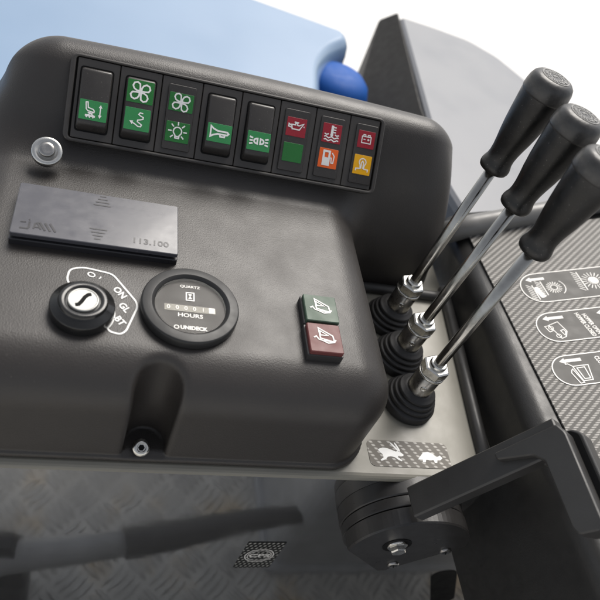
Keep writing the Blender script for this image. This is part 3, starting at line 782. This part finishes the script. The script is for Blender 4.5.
# arm: direction in the X-Z plane
A_ = Vector((.493, 0, .870)).normalized(); Nn = Vector((.870, 0, -.493)).normalized()
AF = Frame((.2518, 0, 0), A_, (0, 1, 0))         # u along the arm, v = world Y, z = A x Y (up-left side)
b = MB(); b.plate(AF, rrect(.0120, .1985, .1400, .2235, .0015, 3), [(0, -.012), (0, -.0012), (.0012, 0)]); b.build('arm', m_handle, sw, bevel=.0010)
Lp = [(.0925, .2150), (.0930, .2095), (.1190, .2015), (.1255, .1945), (.1262, .1475), (.1285, .1420), (.1420, .1400), (.1460, .1440), (.1462, .2070), (.1425, .2150)]
Lp = round_poly(Lp[::-1][::-1], .002, 3)
def area(p): return sum(a[0]*b_[1]-b_[0]*a[1] for a, b_ in zip(p, p[1:]+p[:1]))
if area(Lp) < 0: Lp = Lp[::-1]
b = MB(); b.plate(AF, poly_inset(Lp), [(0, -.006), (0, .0052), (.0010, .0064)]); b.build('handle_grip', m_handle, sw, bevel=.0018, )
L2 = [(.1180, .1990), (.1270, .1920), (.1270, .1450), (.1460, .1400), (.1530, .1440), (.1530, .2080), (.1470, .2140), (.1180, .2140)]
if area(L2) < 0: L2 = L2[::-1]
b = MB(); b.plate(AF, poly_inset(round_poly(L2, .003, 3)), [(0, -.0215), (0, -.0088), (.001, -.0076)]); b.build('grip_backing', m_handle, sw, bevel=.0015)
b = MB(); b.plate(AF, poly_inset(round_poly(L2, .003, 3)), [(.0022, -.0080), (.0022, -.0055)]); b.build('grip_gap', m_well, sw)

# ------------------------------------------------------------------ machine bodywork behind
blue = thing('blue_bodywork', 'blue glossy bodywork panel behind the console, paled by painted sky glare', 'bodywork', (0, .8, -.1))
b = MB(); bp = [(-.95, .30), (-.135, .30), (-.135, .60), (.20, .60), (.27, .66), (.282, .80), (.296, .90), (.325, .96), (.363, 1.000), (.357, 1.035), (.18, 1.075), (-.95, 1.36)]
b.plate(WORLD, poly_inset(round_poly(bp, .03, 6)), [(0, -.42), (0, -.032), (.003, -.017), (.010, -.006), (.018, -.002)], smooth=True)
b.build('body_panel', m_blue, blue, bevel=0)
b = MB(); b.lathe(Frame((.336, .925, -.040), (1, 0, 0), (0, 1, 0)), [(.050, -.10), (.054, -.04), (.053, -.010), (.048, .004), (.038, .014), (.022, .019), (.004, .020)], 40); b.build('shaded_body_end', m_blue2, blue)  # rounded end of the body, its shade put into a deeper blue
cowl = thing('grey_cowl', 'pale grey machine cowl with dark left edge behind the levers', 'cowl', (.6, .9, 0))
cp_ = [(.425, .655), (.445, .54), (.95, .60), (.95, .72), (.737, .782), (.733, .860), (.716, .940), (.695, 1.010), (.660, 1.075), (.610, 1.115), (.545, 1.130), (.474, 1.139)]
b = MB(); b.plate(WORLD, poly_inset(round_poly(cp_, .012, 4)), [(0, -.40), (0, -.012), (.003, -.004), (.008, 0)]); b.build('cowl_body', m_cowl, cowl)
b = MB(); sec = [((.4330, .690, .003), (.350, .780, -.09)), ((.4365, .830, .003), (.3960, .980, -.09)), ((.4720, 1.1420, .004), (.4470, 1.150, -.02))]
b.loft(WORLD, [[l, (l[0], l[1], -.40), (rr[0]+.02, rr[1], -.40), (rr[0]+.004, rr[1], -.006), rr] for rr, l in sec], True, True)
b.build('dark_edge', m_cowltrim, cowl, bevel=.004)

# ------------------------------------------------------------------ cab floor and hand lever in front (seen mirrored in the front face)
b = MB(); b.poly(Frame((0, 0, -.555), (1, 0, 0), (0, 1, 0)), [(-1.2, -1.2), (1.0, -1.2), (1.0, .236), (-1.2, .236)]); b.build('floor', m_floor, None, kind='structure')
pl = thing('parking_brake_lever', 'grey brake lever with black grip mirrored in the polished front face', 'brake lever', (-.10, .12, -.555))
my = lambda x, y, z: (x, .478 - y, z)
b = MB(); b.tube([my(-.12, .310, -.42), my(-.055, .326, -.40), my(.02, .334, -.40), my(.10, .346, -.40)], [.021, .0205, .018, .016], 16); b.build('lever_tube', m_lever, pl)
b = MB(); b.tube([my(.082, .343, -.40), my(.084, .3435, -.40), my(.12, .350, -.40), my(.228, .372, -.40), my(.30, .384, -.402), my(.40, .399, -.405), my(.41, .400, -.405)], [.012, .0195, .0205, .0165, .0130, .0110, .006], 16); b.build('lever_grip', m_levergrip, pl)
b = MB(); b.plate(Frame((-.10, .145, -.555), (1, 0, 0), (0, 1, 0)), rrect(-.045, -.03, .075, .03, .008), [(0, 0), (0, .12), (.02, .19)]); b.build('lever_bracket', m_rubber, pl)

b = MB(); b.poly(Frame((0, 0, -1.1), (1, 0, 0), (0, 1, 0)), [(-60, -60), (60, -60), (60, 60), (-60, 60)]); b.build('ground', m_ground, None, kind='structure')

sp_ = thing('mirrored_box', 'grey box added to be mirrored in the right of the polished front face', 'mirrored box', (.6, -.25, -.555))
b = MB(); b.plate(Frame((0, 0, -.555), (1, 0, 0), (0, 1, 0)), rrect(.315, -.70, .95, .110, .03), [(0, 0), (0, .255), (.006, .27), (.02, .275)]); b.build('box_body', m_mirrorbox, sp_)  # out-of-view box added so the front face mirrors plain grey
b = MB(); b.plate(Frame((0, 0, -.555), (1, 0, 0), (0, 1, 0)), rrect(.305, -.71, .96, .120, .02), [(0, 0), (0, .012), (.004, .015)]); b.build('base_flange', m_mirrorbox, sp_)

# ------------------------------------------------------------------ camera, light
Bm = [[0.9452, -0.1187, 0.3038], [0.1146, -0.7511, -0.6501], [0.3053, 0.6495, -0.6963]]   # rows: camera right, down, forward in world axes
cam = bpy.data.cameras.new('camera'); co = bpy.data.objects.new('camera', cam); col.objects.link(co)
rx, dn, fw = [Vector(r).normalized() for r in Bm]
M4 = Matrix((( rx.x, -dn.x, -fw.x, 0), (rx.y, -dn.y, -fw.y, 0), (rx.z, -dn.z, -fw.z, .45), (0, 0, 0, 1)))
co.matrix_world = M4
cam.sensor_width = 36; cam.lens = 671.8/600*36; cam.clip_start = .02; cam.clip_end = 300
cam.dof.use_dof = True; cam.dof.focus_distance = .53; cam.dof.aperture_fstop = 8.0
scene.camera = co
w = bpy.data.worlds.new('World'); scene.world = w; w.use_nodes = True
nt = w.node_tree; sky = nt.nodes.new('ShaderNodeTexSky'); sky.sky_type = 'NISHITA'; sky.sun_disc = False
EL, AZ = 52, 28
sky.sun_elevation = R(EL); sky.sun_rotation = R(AZ); sky.air_density = 1.0; sky.dust_density = 3.0; sky.ozone_density = .6
bg = nt.nodes['Background']; hs = nt.nodes.new('ShaderNodeHueSaturation'); hs.inputs['Saturation'].default_value = .30; nt.links.new(sky.outputs[0], hs.inputs['Color']); nt.links.new(hs.outputs[0], bg.inputs[0]); bg.inputs[1].default_value = .075
sd = bpy.data.lights.new('sun', 'SUN'); sd.energy = 1.5; sd.angle = R(35); sd.color = (1, .95, .88)
so = bpy.data.objects.new('sun', sd); col.objects.link(so)
dv = Vector((math.sin(R(AZ))*math.cos(R(EL)), math.cos(R(AZ))*math.cos(R(EL)), math.sin(R(EL))))
so.rotation_mode = 'QUATERNION'; so.rotation_quaternion = Vector((0, 0, 1)).rotation_difference(dv)
scene.view_settings.view_transform = 'Standard'; scene.view_settings.look = 'None'
scene.view_settings.exposure = 1.05; scene.view_settings.gamma = 1
scene.cycles.max_bounces = 8
